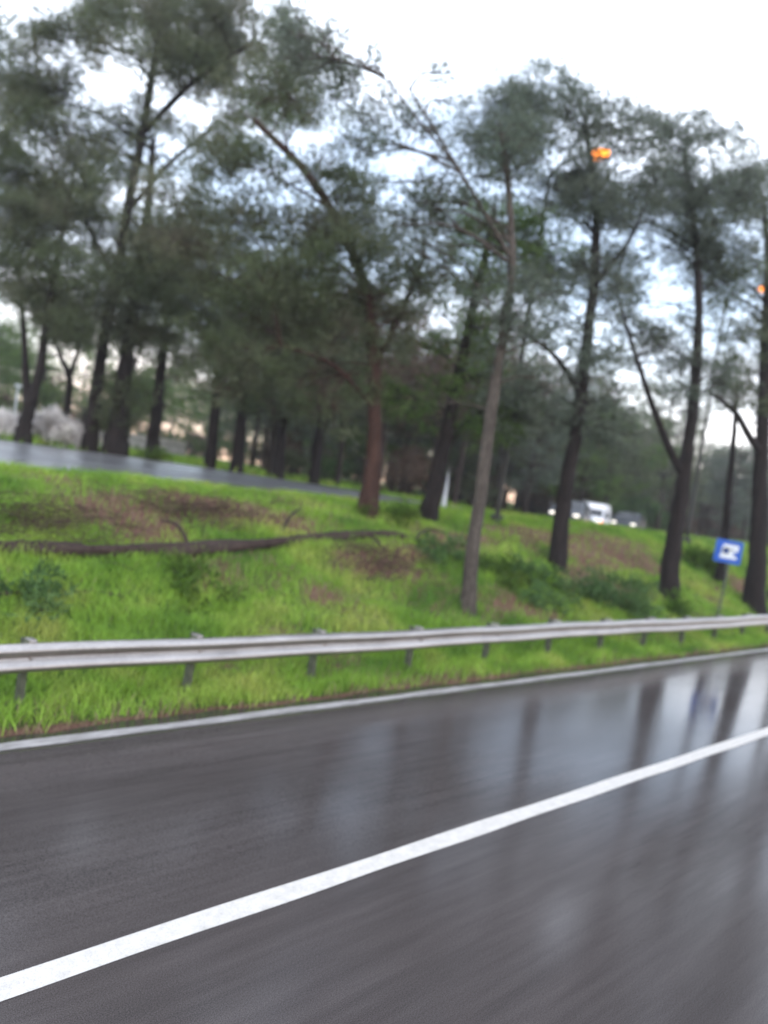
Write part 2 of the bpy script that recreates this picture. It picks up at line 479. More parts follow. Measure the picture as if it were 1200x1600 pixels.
strip(xl, lambda x: [7.30 + 0.008 * math.sin(x * 3.3), 7.47 + 0.012 * math.sin(x * 2.1 + 1)], lambda x, y: zr(x, y) + 0.005, 'edge_line', M_PAINT_W)
# upper road
xu = np.concatenate([np.linspace(-120, -6, 20), np.linspace(-5, 60, 131), np.linspace(62, 300, 40)])
def z2(x, y):
    return float(road2_near(x) + (road2_far(x) - road2_near(x)) * (y - Y_N) / (Y_F - Y_N))
strip(xu, lambda x: np.linspace(Y_N + 0.25 + 0.05 * math.sin(x * 1.3), Y_F - 0.2 + 0.06 * math.sin(x * 1.7), 8), z2, 'upper_road', M_ROAD2)
strip(xu, lambda x: [Y_N + 0.75, Y_N + 0.9], lambda x, y: z2(x, y) + 0.006, 'upper_edge_line', M_PAINT_W)
strip(xu, lambda x: [Y_F - 0.85, Y_F - 0.7], lambda x, y: z2(x, y) + 0.006, 'upper_far_line', M_PAINT_W)

# ------------------------------------------------------------------ grass blades
def blades(name, N, seed, xr_, yr_, h, w, mat, keep, mono=0.0):
    rs = np.random.RandomState(seed)
    x = rs.uniform(*xr_, N); y = rs.uniform(*yr_, N)
    k = keep(x, y, rs); x, y = x[k], y[k]; n = len(x)
    z = terrain(x, y) - 0.02
    dep = 0.70 * x + 0.714 * y
    sc = np.maximum(1.0, dep / 16.0)
    H = h * rs.uniform(0.5, 1.25, n) * (0.75 + 0.5 * np.sin(x * 1.3 + 2 * np.sin(y * 1.9)) ** 2)
    W = w * rs.uniform(0.7, 1.3, n) * sc
    a = rs.uniform(0, 6.283, n); lean = rs.uniform(0.15, 0.8, n); la = rs.uniform(0, 6.283, n)
    b = np.stack([x, y, z], 1)
    side = np.stack([np.cos(a), np.sin(a), np.zeros(n)], 1) * W[:, None] / 2
    ld = np.stack([np.cos(la), np.sin(la), np.zeros(n)], 1)
    tip = b + ld * (H * lean)[:, None]; tip[:, 2] += H * np.sqrt(1 - 0.6 * lean ** 2)
    mid = b + ld * (H * lean * 0.3)[:, None]; mid[:, 2] += H * 0.55
    V = np.stack([b - side, b + side, mid + side * 0.8, mid - side * 0.8, tip], 1).reshape(-1, 3)
    o = np.arange(n)[:, None] * 5
    F = np.concatenate([o + [0, 1, 2], o + [0, 2, 3], o + [3, 2, 4]])
    t = np.repeat(clip(rs.uniform(0, 1, n) * 0.7 + 0.3 * rs.uniform(0, 1, n), 0, 1), 5)
    return link(name, mesh_np(name, V, F, 3, False, t), mat)
def keep_g(x, y, rs):
    dep = 0.7 * x + 0.714 * y
    pr = np.minimum(1, (11 / dep) ** 1.1) * (1 - 0.93 * clip(dirt(x, y) * 1.3, 0, 1))
    return (rs.rand(len(x)) < pr) & (x / y > 0.22) & (x / np.maximum(y, 1) < 3.9)
def keep_s(x, y, rs):
    dep = 0.7 * x + 0.714 * y
    pr = np.minimum(1, (11 / dep) ** 1.1) * (0.06 + 0.5 * clip(dirt(x, y), 0, 1))
    return (rs.rand(len(x)) < pr) & (x / y > 0.22) & (x / np.maximum(y, 1) < 3.9)
tag(blades('grass', 520000, 5, (1.6, 46), (7.70, 16.7), 0.20, 0.017, M_GRASS, keep_g), 'bright green spring grass covering the roadside bank', 'grass', kind='stuff')
tag(blades('dry_grass', 170000, 6, (1.6, 46), (7.68, 16.9), 0.17, 0.014, M_STRAW, keep_s), 'dry brown grass and litter in patches on the bank', 'dry grass', kind='stuff')
tag(blades('verge_grass', 60000, 7, (6, 70), (26.5, 60), 0.28, 0.03, M_GRASS, lambda x, y, rs: (rs.rand(len(x)) < 0.9 * (1 - 0.8 * clip(dirt(x, y), 0, 1)))), 'patchy grass under the pines beyond the upper road', 'grass', kind='stuff')

# ------------------------------------------------------------------ guardrail
RY = 8.18
gr = empty('guardrail', (12, RY, 0))
tag(gr, 'long galvanised steel guardrail with a corrugated beam beside the wet road', 'guardrail')
prof = [(0.010, .435), (-.030, .447), (-.074, .480), (-.080, .500), (-.074, .535), (-.012, .580), (-.004, .595), (-.012, .612), (-.074, .655), (-.080, .690), (-.074, .712), (-.030, .742), (0.010, .752)]
def rail_z(x): return 0.012 * math.sin(x * 0.55) + 0.006 * math.sin(x * 1.9 + 1)
xg = np.concatenate([np.arange(-12, 60, 0.5), np.arange(60, 121, 2.0)])
bm = bmesh.new()
prevs = None
for x in xg:
    off = 0.006 * math.sin(x * 0.8)
    lap = 0.004 if (int(math.floor((x + 12.01) / 4.0)) % 2 == 0) else 0
    o_ = [bm.verts.new((x - 12, p[0] + off - lap, p[1] + rail_z(x))) for p in prof]
    i_ = [bm.verts.new((x - 12, p[0] + off - lap + 0.006, p[1] + rail_z(x))) for p in reversed(prof)]
    ring = o_ + i_
    if prevs:
        m = len(ring)
        for k in range(m):
            f = bm.faces.new((prevs[k], prevs[(k + 1) % m], ring[(k + 1) % m], ring[k])); f.smooth = True
    else:
        bm.faces.new(ring)
    prevs = ring
bm.faces.new(prevs)
from_bm('beam', bm, M_GALV, gr)
# bolt heads on each post lap
px0 = 3.16
postx = [px0 + 2.04 * k for k in range(-4, 45)]
bm = bmesh.new()
box(bm, (0, 0, 0.28), (0.006, 0.11, 0.86)); box(bm, (0.03, -0.053, 0.28), (0.056, 0.005, 0.86)); box(bm, (0.03, 0.053, 0.28), (0.056, 0.005, 0.86))
post_me = bpy.data.meshes.new('post'); bm.to_mesh(post_me); bm.free(); post_me.materials.append(M_POST)
bm = bmesh.new()
box(bm, (0, 0, 0.617), (0.08, 0.145, 0.325), bevel=0.008)
blk_me = bpy.data.meshes.new('spacer_block'); bm.to_mesh(blk_me); bm.free(); blk_me.materials.append(M_GALV)
bm = bmesh.new()
bmesh.ops.create_cone(bm, cap_ends=True, segments=8, radius1=0.022, radius2=0.016, depth=0.024, matrix=Matrix.Translation((0, -0.02, 0.595)) @ Matrix.Rotation(R(90), 4, 'X'))
bolt_me = bpy.data.meshes.new('bolt'); bm.to_mesh(bolt_me); bm.free(); bolt_me.materials.append(M_GALV)
rng = random.Random(4)
for x in postx:
    p = bpy.data.objects.new('post', post_me); COL.objects.link(p); p.parent = gr
    p.location = (x - 12, 0.225 + rng.uniform(-.008, .008), rail_z(x) + rng.uniform(-.012, .012) + 0.05)
    p.rotation_euler = (rng.uniform(-.03, .03), rng.uniform(-.03, .03), rng.uniform(-.05, .05))
    if x < 40:
        b = bpy.data.objects.new('spacer_block', blk_me); COL.objects.link(b); b.parent = gr
        b.location = (x - 12, 0.0915, rail_z(x)); b.rotation_euler = (0, rng.uniform(-.03, .03), rng.uniform(-.04, .04))
        q = bpy.data.objects.new('bolt', bolt_me); COL.objects.link(q); q.parent = gr; q.location = (x - 12, 0, rail_z(x))

# ------------------------------------------------------------------ trees
class Foliage:
    """needle tufts collected into one crown mesh"""
    def __init__(s, seed): s.rs = np.random.RandomState(seed); s.parts = []
    def pad(s, c, r, flat=0.65, dens=1.0, L=0.19, W=0.021, per=5):
        rs = s.rs
        n = max(24, int(205 * dens * r * r))
        ns = max(5, int(9 * r * r) + 4)
        d = rs.normal(size=(ns, 3)); d /= np.linalg.norm(d, axis=1)[:, None]
        sub = d * (rs.rand(ns, 1) ** 0.45) * np.array([r, r, r * flat])
        which = rs.randint(0, ns, n)
        pts = sub[which] + rs.normal(size=(n, 3)) * np.array([0.20, 0.20, 0.12]) * r ** 0.5
        base = np.array(c)[None] + pts
        out = pts / (np.linalg.norm(pts, axis=1)[:, None] + 1e-6)
        tuft_t = clip(0.5 + 0.25 * rs.normal(size=ns)[which] + 0.15 * rs.normal(size=n), 0, 1)
        tuft_d = out * 0.7 + rs.normal(size=(n, 3)) * 0.5 + np.array([0, 0, 0.35])
        for k in range(per):
            dr = tuft_d + rs.normal(size=(n, 3)) * 0.75
            dr /= np.linalg.norm(dr, axis=1)[:, None] + 1e-6
            st = base - dr * 0.02
            ln = L * rs.uniform(0.6, 1.3, n)
            sd = np.cross(dr, rs.normal(size=(n, 3))); sd /= np.linalg.norm(sd, axis=1)[:, None] + 1e-6
            wd = W * rs.uniform(0.7, 1.3, n)
            V = np.stack([st - sd * wd[:, None] * .5, st + sd * wd[:, None] * .5, st + dr * ln[:, None]], 1)
            s.parts.append((V.reshape(-1, 3), np.repeat(tuft_t, 3)))
    def mesh(s, name):
        V = np.concatenate([p[0] for p in s.parts]); t = np.concatenate([p[1] for p in s.parts])
        return mesh_np(name, V, np.arange(len(V)).reshape(-1, 3), 3, False, t)

def tree(name, label, cat, base_px, trunk, crowns, seed, bark=M_BARK, needle=M_NEEDLE, base=None, limbs=(), dens=1.0, per=5, group=None, lean_back=0.0, dead=0, spread=0.75, L=0.19):
    """trunk: image points (x, y, width) read off the photo at the trunk's own distance; the crown is filled
    with pads in all three dimensions round the limbs"""
    rng = random.Random(seed)
    B = ground(*base_px) if base is None else Vector(base)
    B.z = tz(B.x, B.y)
    dep = (B - CAMP).dot(fwd)
    root = empty(name, B); tag(root, label, cat, group)
    pts, rad = [], []
    for i, (px, py, w) in enumerate(trunk):
        p = at_depth(px, py, dep + lean_back * i)
        if i == 0: p = B - Vector((0, 0, 0.35))
        pts.append(p - B); rad.append(w * 0.43 * dep / FPX)
    q = Quads()
    n = 6 * len(pts)
    path = smooth_path(pts, n)
    rr = np.interp(np.linspace(0, len(rad) - 1, n), range(len(rad)), rad)
    wob = [Vector((rng.uniform(-1, 1), rng.uniform(-1, 1), 0)) * 0.10 * float(r) for r in rr]
    path = [p + w for p, w in zip(path, wob)]
    rr = rr * (1 + 0.45 * np.exp(-np.linspace(0, 14, n)))
    q.tube(path, rr, 12, 0.10, seed)
    ends = []
    for lb in limbs:
        lp = [at_depth(px, py, dep + dd) - B for (px, py, w, dd) in lb]
        lr = [w * 0.5 * dep / FPX for (_, _, w, _) in lb]
        k = 5 * len(lp)
        q.tube(smooth_path(lp, k), np.interp(np.linspace(0, len(lr) - 1, k), range(len(lr)), lr), 8, 0.1, seed + 5)
        ends += smooth_path(lp, k)[k // 3:]
    fo = Foliage(seed)
    anchors = [(p, r) for p, r in zip(path[n // 3:], rr[n // 3:])] + [(p, 0.06) for p in ends]
    for (cx, cy, rx, ry, cnt, r_px) in crowns:
        rmx = rx * dep / FPX
        for k in range(int(cnt * 2.4)):
            for _ in range(30):
                ux, uy, uz = rng.uniform(-1, 1), rng.uniform(-1, 1), rng.uniform(-1, 1)
                if ux * ux + uy * uy + uz * uz <= 1: break
            c = at_depth(cx + ux * rx, cy + uy * ry, dep + uz * max(rmx, 1.2) * spread) - B
            r = r_px * dep / FPX * rng.uniform(0.7, 1.4)
            if (c + B - CAMP).length < 5: continue
            fo.pad(c, r, rng.uniform(0.45, 0.7), dens, L=L * rng.uniform(0.8, 1.2), per=per)
            # limb from the nearest lower anchor to the pad
            best = min(anchors, key=lambda A: (A[0] - c).length + max(0, A[0].z - c.z + 0.3) * 2.5)
            a0, ar = best
            ln = (c - a0).length
            if ln > 0.4:
                mid = a0.lerp(c, 0.5) + Vector((rng.uniform(-.12, .12), rng.uniform(-.12, .12), 0.10)) * ln
                r1 = min(float(ar) * 0.6, 0.018 + 0.011 * ln)
                lp = smooth_path([a0, mid, c], 7)
                q.tube(lp, np.linspace(r1, 0.008, 7), 6, 0.1, seed + k)
                for t in range(3):      # twigs inside the pad
                    e = c + Vector((rng.uniform(-1, 1), rng.uniform(-1, 1), rng.uniform(-.4, .7))) * r * 0.9
                    q.tube(smooth_path([lp[4], lp[5].lerp(e, 0.4), e], 4), np.linspace(0.012, 0.004, 4), 4, 0, k)
                if rng.random() < 0.5: anchors.append((lp[3], r1 * 0.7))
    for k in range(dead):               # bare dead lower branches
        a0, ar = rng.choice(anchors[:max(4, len(path) // 2)])
        ang = rng.uniform(0, 6.28); ln = rng.uniform(0.8, 2.2)
        d = Vector((math.cos(ang), math.sin(ang), rng.uniform(-.35, .25)))
        lp = smooth_path([a0, a0 + d * ln * .5 + Vector((0, 0, .1)), a0 + d * ln], 6)
        q.tube(lp, np.linspace(0.03, 0.006, 6), 5, 0.1, k)
        for t in range(4):
            s0 = lp[rng.randint(2, 5)]
            q.tube([s0, s0 + Vector((rng.uniform(-1, 1), rng.uniform(-1, 1), rng.uniform(-.8, .5))) * 0.5], [0.009, 0.003], 4, 0, t)
    link('trunk', q.mesh('trunk'), bark, root)
    link('crown', fo.mesh('crown'), needle, root)
    return root

# --- trees of the bank, between the two roads
tree('pine_tree', 'tall pine with a reddish trunk at the top of the grassy bank', 'tree', (575, 805),
     [(575, 805, 34), (583, 720, 27), (586, 640, 24), (584, 560, 23), (578, 490, 22), (560, 420, 20), (525, 340, 17), (470, 260, 14), (400, 190, 10)],
     [(470, 430, 150, 100, 24, 46), (340, 330, 150, 120, 18, 46), (540, 320, 80, 60, 6, 38), (400, 560, 130, 60, 12, 40), (640, 400, 90, 70, 9, 38), (570, 520, 90, 80, 8, 36), (550, 640, 60, 40, 4, 28), (420, 220, 140, 90, 12, 46), (470, 110, 70, 70, 5, 40)],
     11, bark=M_BARK_R, limbs=[[(584, 580, 12, 0), (630, 480, 9, .4), (665, 400, 5, .8)], [(586, 640, 9, 0), (520, 570, 6, -.5), (440, 540, 4, -.8)]], dead=6)
tree('pine_tree', 'leaning dark pine at the crest of the bank, beside the reddish pine', 'tree', (668, 815),
     [(668, 815, 32), (684, 740, 28), (704, 650, 23), (722, 560, 20), (742, 470, 17), (760, 390, 12), (775, 320, 8)],
     [(770, 400, 110, 80, 13, 42), (700, 450, 80, 60, 6, 36), (760, 640, 70, 50, 7, 34), (725, 550, 90, 70, 8, 34), (650, 620, 60, 40, 5, 30)],
     12, limbs=[[(700, 690, 10, 0), (740, 650, 7, .5), (790, 630, 4, .8)]], dead=5, needle=M_NEEDLE_L)
tree('pine_tree', 'slim straight grey trunk of a sparse pine just behind the guardrail', 'tree', (728, 968),
     [(728, 968, 27), (737, 880, 25), (755, 740, 23), (774, 600, 21), (790, 500, 18), (800, 420, 15), (795, 300, 11), (780, 190, 7)],
     [(480, 60, 80, 60, 8, 34), (640, 210, 100, 120, 11, 28), (800, 470, 80, 50, 6, 32), (770, 260, 80, 100, 12, 32), (550, 150, 60, 90, 6, 30), (660, 340, 90, 60, 7, 30), (790, 540, 70, 70, 6, 28)],
     13, bark=M_BARK_G, base=(12.75, 10.05, 0), limbs=[[(796, 400, 8, 0), (720, 270, 5, -.6), (640, 140, 3, -1.0)], [(720, 270, 4, -.6), (600, 120, 3, -1.0)]], dens=0.8, dead=3, needle=M_NEEDLE_B)
tree('pine_tree', 'tall black trunked pine halfway down the bank, its crown around an orange lamp', 'tree', (870, 888),
     [(870, 888, 28), (880, 790, 27), (896, 700, 24), (909, 610, 22), (918, 520, 20), (930, 420, 17), (930, 310, 13), (915, 200, 8)],
     [(880, 225, 160, 110, 28, 44), (900, 430, 90, 60, 9, 38), (830, 620, 90, 60, 9, 36), (905, 540, 80, 90, 9, 34), (830, 400, 50, 60, 3, 30), (940, 640, 60, 60, 6, 32), (820, 150, 50, 60, 4, 30), (960, 300, 100, 60, 8, 38)],
     14, limbs=[[(909, 620, 11, 0), (870, 560, 8, -.6), (820, 520, 5, -1.0)], [(925, 450, 10, 0), (980, 380, 7, .5), (1010, 320, 4, .8)]], dead=4, needle=M_NEEDLE_B)
tree('pine_tree', 'pine with a forked dark trunk low on the bank, left of the blue sign', 'tree', (1042, 932),
     [(1042, 932, 31), (1054, 840, 28), (1066, 760, 26), (1078, 680, 21), (1086, 590, 18), (1092, 480, 15), (1085, 360, 11), (1070, 250, 7)],
     [(1065, 275, 145, 115, 26, 38), (1010, 520, 55, 45, 5, 28), (980, 470, 50, 40, 3, 28), (965, 425, 50, 40, 4, 30), (1110, 400, 80, 70, 9, 34), (1050, 540, 80, 50, 6, 28), (1090, 590, 70, 60, 6, 28), (1000, 330, 60, 60, 4, 32)],
     15, limbs=[[(1066, 740, 14, 0), (1045, 700, 12, -.3), (1015, 620, 9, -.6), (985, 530, 6, -1), (960, 440, 3, -1.2)]], dead=3, needle=M_NEEDLE_B)
tree('pine_tree', 'thick dark pine right of the blue sign, one limb arching out to the left', 'tree', (1180, 955),
     [(1180, 955, 34), (1184, 860, 30), (1188, 760, 27), (1192, 660, 23), (1196, 540, 19), (1200, 420, 14), (1195, 320, 8)],
     [(1160, 400, 115, 115, 20, 32), (1190, 540, 80, 60, 8, 30), (1130, 560, 60, 40, 4, 24), (1170, 620, 60, 60, 6, 24), (1170, 280, 50, 60, 5, 28)],
     16, limbs=[[(1190, 710, 13, 0), (1170, 680, 11, -.4), (1145, 640, 9, -.8), (1110, 615, 5, -1.2)]], dead=2)
tree('pine_tree', 'thin leafless young pine stem directly behind the blue sign', 'tree', (1124, 912),
     [(1124, 912, 17), (1131, 850, 15), (1138, 780, 13), (1146, 690, 10), (1152, 600, 6)],
     [(1150, 610, 40, 40, 4, 22)], 17)
# further along the bank, closing the view on the right
for k, (x, y, lab) in enumerate([(41, 12.6, 'nearer of two pines further along the bank at the right edge'), (54, 13.4, 'farther of two pines further along the bank at the right edge')]):
    B = Vector((x, y, tz(x, y))); d = (B - CAMP).dot(fwd); v = B - CAMP
    bx, by = 600 + v.dot(RIGHT) / d * FPX, 800 - v.dot(UP) / d * FPX
    s = 30.0 / d
    tree('pine_tree', 'dark pine, ' + lab, 'tree', (0, 0),
         [(bx, by, 22 * s), (bx + 14 * s, by - 120 * s, 19 * s), (bx + 30 * s, by - 260 * s, 16 * s), (bx + 50 * s, by - 380 * s, 10 * s), (bx + 60 * s, by - 460 * s, 6 * s)],
         [(bx + 40 * s, by - 400 * s, 100 * s, 110 * s, 16, 34 * s)], 30 + k, base=B)

tree('pine_tree', 'tall broad pine just past the right edge, mirrored in the wet near lane', 'tree', (0, 0),
     [(1262, 985, 32), (1272, 860, 28), (1290, 700, 24), (1310, 540, 20), (1330, 380, 15), (1345, 240, 10), (1350, 120, 6)],
     [(1345, 250, 100, 170, 26, 42), (1330, 470, 90, 90, 10, 38)], 18, base=(31.5, 10.4, 0))
# --- the row along the far edge of the upper road, left part
LEFT = [
    ('pine_tree', 'pine whose dark trunk forks into a V, standing before the pale silvery bushes', (35, 690),
     [(35, 690, 30), (40, 660, 24), (45, 640, 22), (62, 580, 15), (72, 500, 12), (90, 400, 10), (110, 300, 7)],
     [(60, 420, 110, 80, 14, 46), (20, 330, 90, 70, 8, 44), (0, 230, 80, 110, 9, 48), (20, 60, 70, 50, 4, 46), (110, 510, 60, 30, 5, 32)], [[(45, 640, 17, 0), (40, 590, 12, .3), (38, 530, 9, .5), (30, 420, 6, 1)]], M_NEEDLE),
    ('pine_tree', 'slender forked pine behind the silvery bushes, its top splitting left and right', (105, 672),
     [(105, 672, 13), (106, 630, 12), (108, 590, 11), (96, 560, 8), (80, 520, 6), (70, 470, 4)],
     [(100, 500, 70, 40, 6, 34), (60, 480, 50, 30, 4, 30)], [[(108, 592, 8, 0), (118, 560, 6, .2), (130, 520, 4, .5)]], M_NEEDLE),
    ('pine_tree', 'tallest pine at the far kerb, its crown running out of the top left', (140, 697),
     [(140, 697, 26), (146, 640, 22), (158, 560, 20), (178, 450, 18), (200, 330, 17), (222, 210, 15), (242, 90, 12), (255, 10, 10), (262, -60, 7)],
     [(250, 40, 170, 90, 22, 52), (120, 270, 120, 110, 15, 50), (400, 100, 110, 90, 13, 48), (240, 400, 110, 80, 12, 46), (60, 150, 60, 60, 5, 44)],
     [[(222, 210, 11, 0), (300, 130, 8, -.8), (390, 70, 5, -1.4)], [(200, 330, 10, 0), (260, 260, 7, .8), (330, 200, 5, 1.2)], [(180, 440, 9, 0), (130, 340, 6, -.8), (80, 260, 4, -1.2)]], M_NEEDLE),
    ('pine_tree', 'thick dark pine with a bushy skirt of low twigs at the far kerb', (180, 704),
     [(180, 704, 44), (184, 670, 38), (190, 620, 30), (200, 540, 24), (216, 430, 20), (232, 320, 15), (240, 220, 9)],
     [(190, 470, 110, 80, 13, 44), (200, 610, 50, 40, 7, 26), (180, 655, 34, 22, 6, 16), (330, 430, 80, 70, 7, 40), (245, 220, 90, 70, 7, 42), (40, 150, 70, 60, 5, 42)], [], M_NEEDLE),
    ('pine_tree', 'dark pine with a small green bush at its foot, beside the pale wall', (238, 712),
     [(238, 712, 24), (242, 670, 22), (250, 590, 18), (262, 490, 15), (275, 390, 11)],
     [(280, 520, 90, 50, 8, 38), (270, 400, 90, 60, 8, 40)], [], M_NEEDLE),
    ('pine_tree', 'second pine along the far kerb from the pale wall, brown and thinly leaved', (330, 716),
     [(330, 716, 20), (334, 660, 18), (342, 580, 15), (352, 480, 11), (360, 400, 7)],
     [(350, 560, 80, 50, 8, 36), (370, 450, 70, 60, 6, 38)], [], M_DRYTWIG),
    ('pine_tree', 'sturdy dark pine at the kerb where the upper road narrows', (372, 728),
     [(372, 728, 24), (375, 680, 21), (382, 600, 18), (392, 500, 14), (402, 400, 9)],
     [(400, 520, 90, 60, 9, 36), (420, 630, 60, 40, 5, 28)], [], M_NEEDLE),
    ('pine_tree', 'pine with brown bare lower branches, left of the reddish pine', (435, 738),
     [(435, 738, 22), (438, 690, 19), (446, 610, 16), (456, 500, 12), (462, 410, 8)],
     [(470, 610, 60, 40, 5, 28), (470, 500, 80, 60, 8, 34)], [], M_DRYTWIG),
    ('pine_tree', 'thin dark pine closest to the left of the reddish pine, beyond the upper road', (492, 748),
     [(492, 748, 19), (496, 700, 17), (504, 620, 14), (512, 520, 10), (520, 430, 7)],
     [(520, 530, 80, 60, 7, 32), (540, 640, 50, 40, 4, 26)], [], M_NEEDLE),
]
for k, (nm, lab, bp, tr, cr, lb, nd) in enumerate(LEFT):
    B = at_y(bp[0], bp[1], Y_F + 0.7 + (2.6 if k == 1 else 0.25 * (k % 3)))
    tree(nm, lab, 'tree', bp, tr, cr, 50 + k, base=B, limbs=lb, needle=nd, dead=5 if k > 2 else 2, L=0.22)

# --- the forest beyond: four built pines, copied
def forest_pine(seed, h, needle, bark, crown_from=0.40):
    rng = random.Random(seed)
    root = empty('pine_tree', (0, 0, 0))
    q = Quads(); fo = Foliage(seed)
    lx, ly = rng.uniform(-.8, .8), rng.uniform(-.8, .8)
    pts = [Vector((0, 0, -0.4)), Vector((lx * .2, ly * .2, h * .3)), Vector((lx * .8, ly * .7, h * .6)), Vector((lx, ly, h * .95))]
    path = smooth_path(pts, 16)
    rr = np.linspace(0.17, 0.05, 16)
    q.tube(path, rr, 9, 0.12, seed)
    for k in range(46):
        t = crown_from + (1 - crown_from) * rng.random()
        a0 = path[min(15, int(t * 15))]
        ang = rng.uniform(0, 6.283)
        reach = rng.uniform(0.5, 1.0) * 3.1 * (1.15 - 0.75 * abs(t - 0.55) - 0.35 * max(0, t - .8))
        c = a0 + Vector((math.cos(ang) * reach, math.sin(ang) * reach, rng.uniform(-.1, .9)))
        q.tube(smooth_path([a0, a0.lerp(c, .5) + Vector((0, 0, .15)), c], 5), np.linspace(.05, .012, 5), 5, .1, k)
        fo.pad(c, rng.uniform(0.8, 1.35), 0.6, 0.25, L=0.32, W=0.05, per=4)
    for k in range(9):
        a0 = path[rng.randint(3, 8)]; ang = rng.uniform(0, 6.283); ln = rng.uniform(.7, 2.0)
        q.tube([a0, a0 + Vector((math.cos(ang) * ln, math.sin(ang) * ln, rng.uniform(-.4, .2)))], [.028, .006], 4, 0, k)
    link('trunk', q.mesh('trunk'), bark, root); link('crown', fo.mesh('crown'), needle, root)
    return root
def copy_tree(o, parent=None):
    c = o.copy(); COL.objects.link(c)
    if parent is not None: c.parent = parent
    for ch in o.children: copy_tree(ch, c)
    return c
protos = [forest_pine(101, 11.5, M_NEEDLE, M_BARK_F, .28), forest_pine(102, 9.5, M_NEEDLE_L, M_BARK_F, .2), forest_pine(103, 12.5, M_NEEDLE, M_BARK_F, .38), forest_pine(104, 10.5, M_NEEDLE_B, M_BARK_F, .3), forest_pine(106, 11.0, M_DRYTWIG, M_BARK_F, .55), forest_pine(105, 8.0, M_NEEDLE_L, M_BARK_F, .15)]
rng = random.Random(77)
spots = []
tries = 0
while len(spots) < 150 and tries < 20000:
    tries += 1
    y = 28.5 + 55 * rng.random() ** 1.3
    x = y * rng.uniform(0.15, 3.6)
    if x > 150: continue
    left = x / y < 0.62
    if left and y < 48: continue
    if any((x - a) ** 2 + (y - b) ** 2 < (2.3 + 0.02 * y) ** 2 for a, b, _ in spots): continue
    spots.append((x, y, left))
for _ in range(40):
    y = rng.uniform(29, 46); x = y * rng.uniform(.66, 1.8)
    if all((x - a) ** 2 + (y - b) ** 2 > 1.3 ** 2 for a, b, _c in spots): spots.append((x, y, False))
used = set()
fl = 'dark pine among many in the forest beyond the upper road'
for (x, y, left) in spots:
    k = rng.choice([0, 2, 3, 1, 0, 3]) if not left else rng.choice([1, 5, 5])
    if y > 45 and rng.random() < 0.5: k = 5
    if x / y < 1.7 and y < 46 and rng.random() < .6: k = 4
    if k not in used: o = protos[k]; used.add(k)
    else: o = copy_tree(protos[k])
    o.location = (x, y, tz(x, y)); o.rotation_euler = (0, 0, rng.uniform(0, 6.283))
    s = rng.uniform(0.82, 1.15); o.scale = (s, s, s * rng.uniform(0.92, 1.08))
    tag(o, 'green tree in the distant wood seen under the crowns at the left' if left else fl, 'tree', 'trees of the distant wood on the left' if left else 'pines of the forest beyond the upper road')

# ------------------------------------------------------------------ shrubs
def shrub(name, label, loc, rx, ry, h, mat, seed, n=8, r=0.4, L=0.16, W=0.035, dens=2.2, group=None):
    rng = random.Random(seed); fo = Foliage(seed); q = Quads()
    loc = Vector((loc[0], loc[1], tz(loc[0], loc[1])))
    root = empty(name, loc); tag(root, label, 'shrub', group)
    for k in range(n):
        a = rng.uniform(0, 6.28); d = rng.random() ** .5
        x, y = math.cos(a) * d * rx, math.sin(a) * d * ry
        z0 = tz(loc.x + x, loc.y + y) - loc.z
        c = Vector((x, y, z0 + h * rng.uniform(.35, .85) * (1.1 - .5 * d)))
        fo.pad(c, r * rng.uniform(.7, 1.2), .75, dens, L=L, W=W, per=4)
        q.tube(smooth_path([Vector((x * .4, y * .4, z0 * .4 - .1)), Vector((x * .8, y * .8, z0 * .7 + h * .25)), c], 5), np.linspace(.02, .006, 5), 5, .1, k)
    link('stem', q.mesh('stem'), M_BARK, root); link('foliage', fo.mesh('foliage'), mat, root)
    return root
def g(px, py): p = ground(px, py); return (p.x, p.y)
shrub('shrub', 'dark blue-green bush behind the guardrail, midway between the black trunk and the forked pine', g(965, 945), 1.9, 0.8, 0.75, M_SHRUB, 201, 18, .42)
shrub('shrub', 'dark low bush spreading at the foot of the black trunked pine', g(840, 930), 1.3, 0.8, 0.55, M_SHRUB, 202, 12, .38)
shrub('shrub', 'small leafy bush on the bank right of the slim grey trunk', g(775, 905), 0.9, 0.6, 0.5, M_SHRUB_G, 203, 9, .34)
shrub('shrub', 'light green bush on the bank left of the blue sign', g(1095, 890), 1.0, 0.9, 0.9, M_SHRUB_G, 204, 12, .40)
shrub('shrub', 'green bush between the reddish pine and the leaning pine', g(615, 812), 0.9, 0.5, 0.5, M_SHRUB_G, 205, 8, .30)
shrub('shrub', 'dull green bush below the end of the fallen trunk', g(700, 880), 0.9, 0.6, 0.5, M_SHRUB, 206, 9, .32)
shrub('shrub', 'dark tuft at the left edge of the bank above the guardrail', g(40, 950), 0.6, 0.4, 0.45, M_SHRUB, 207, 7, .28)
shrub('shrub', 'yellowish low bush on the bank above the guardrail in the left half', g(300, 930), 0.8, 0.5, 0.4, M_SHRUB_G, 208, 8, .26)
shrub('shrub', 'tiny leafy bush growing up from behind the guardrail below the forked pine', g(1058, 965), 0.5, 0.4, 0.8, M_SHRUB_G, 209, 7, .28)
for k, (px, rx, h, lab) in enumerate([(12, 0.75, 1.25, 'pale silvery bush at the left edge, left of the V forked pine'), (75, 0.95, 1.3, 'widest pale silvery bush, right of the V forked pine'), (118, 0.55, 1.0, 'smallest pale silvery bush, at the right end of the silvery row')]):
    p = at_y(px, 694, 28.3)
    shrub('silvery_bush', lab, (p.x, p.y), rx, 0.6, h, M_SILVER, 220 + k, 22, .36, .17, .034, 3.2, group='silvery bushes beyond the upper road')
p = at_y(238, 705, 26.6)
shrub('shrub', 'small green bush at the foot of the pine beside the pale wall', (p.x, p.y), .45, .4, .6, M_SHRUB_G, 231, 7, .24)

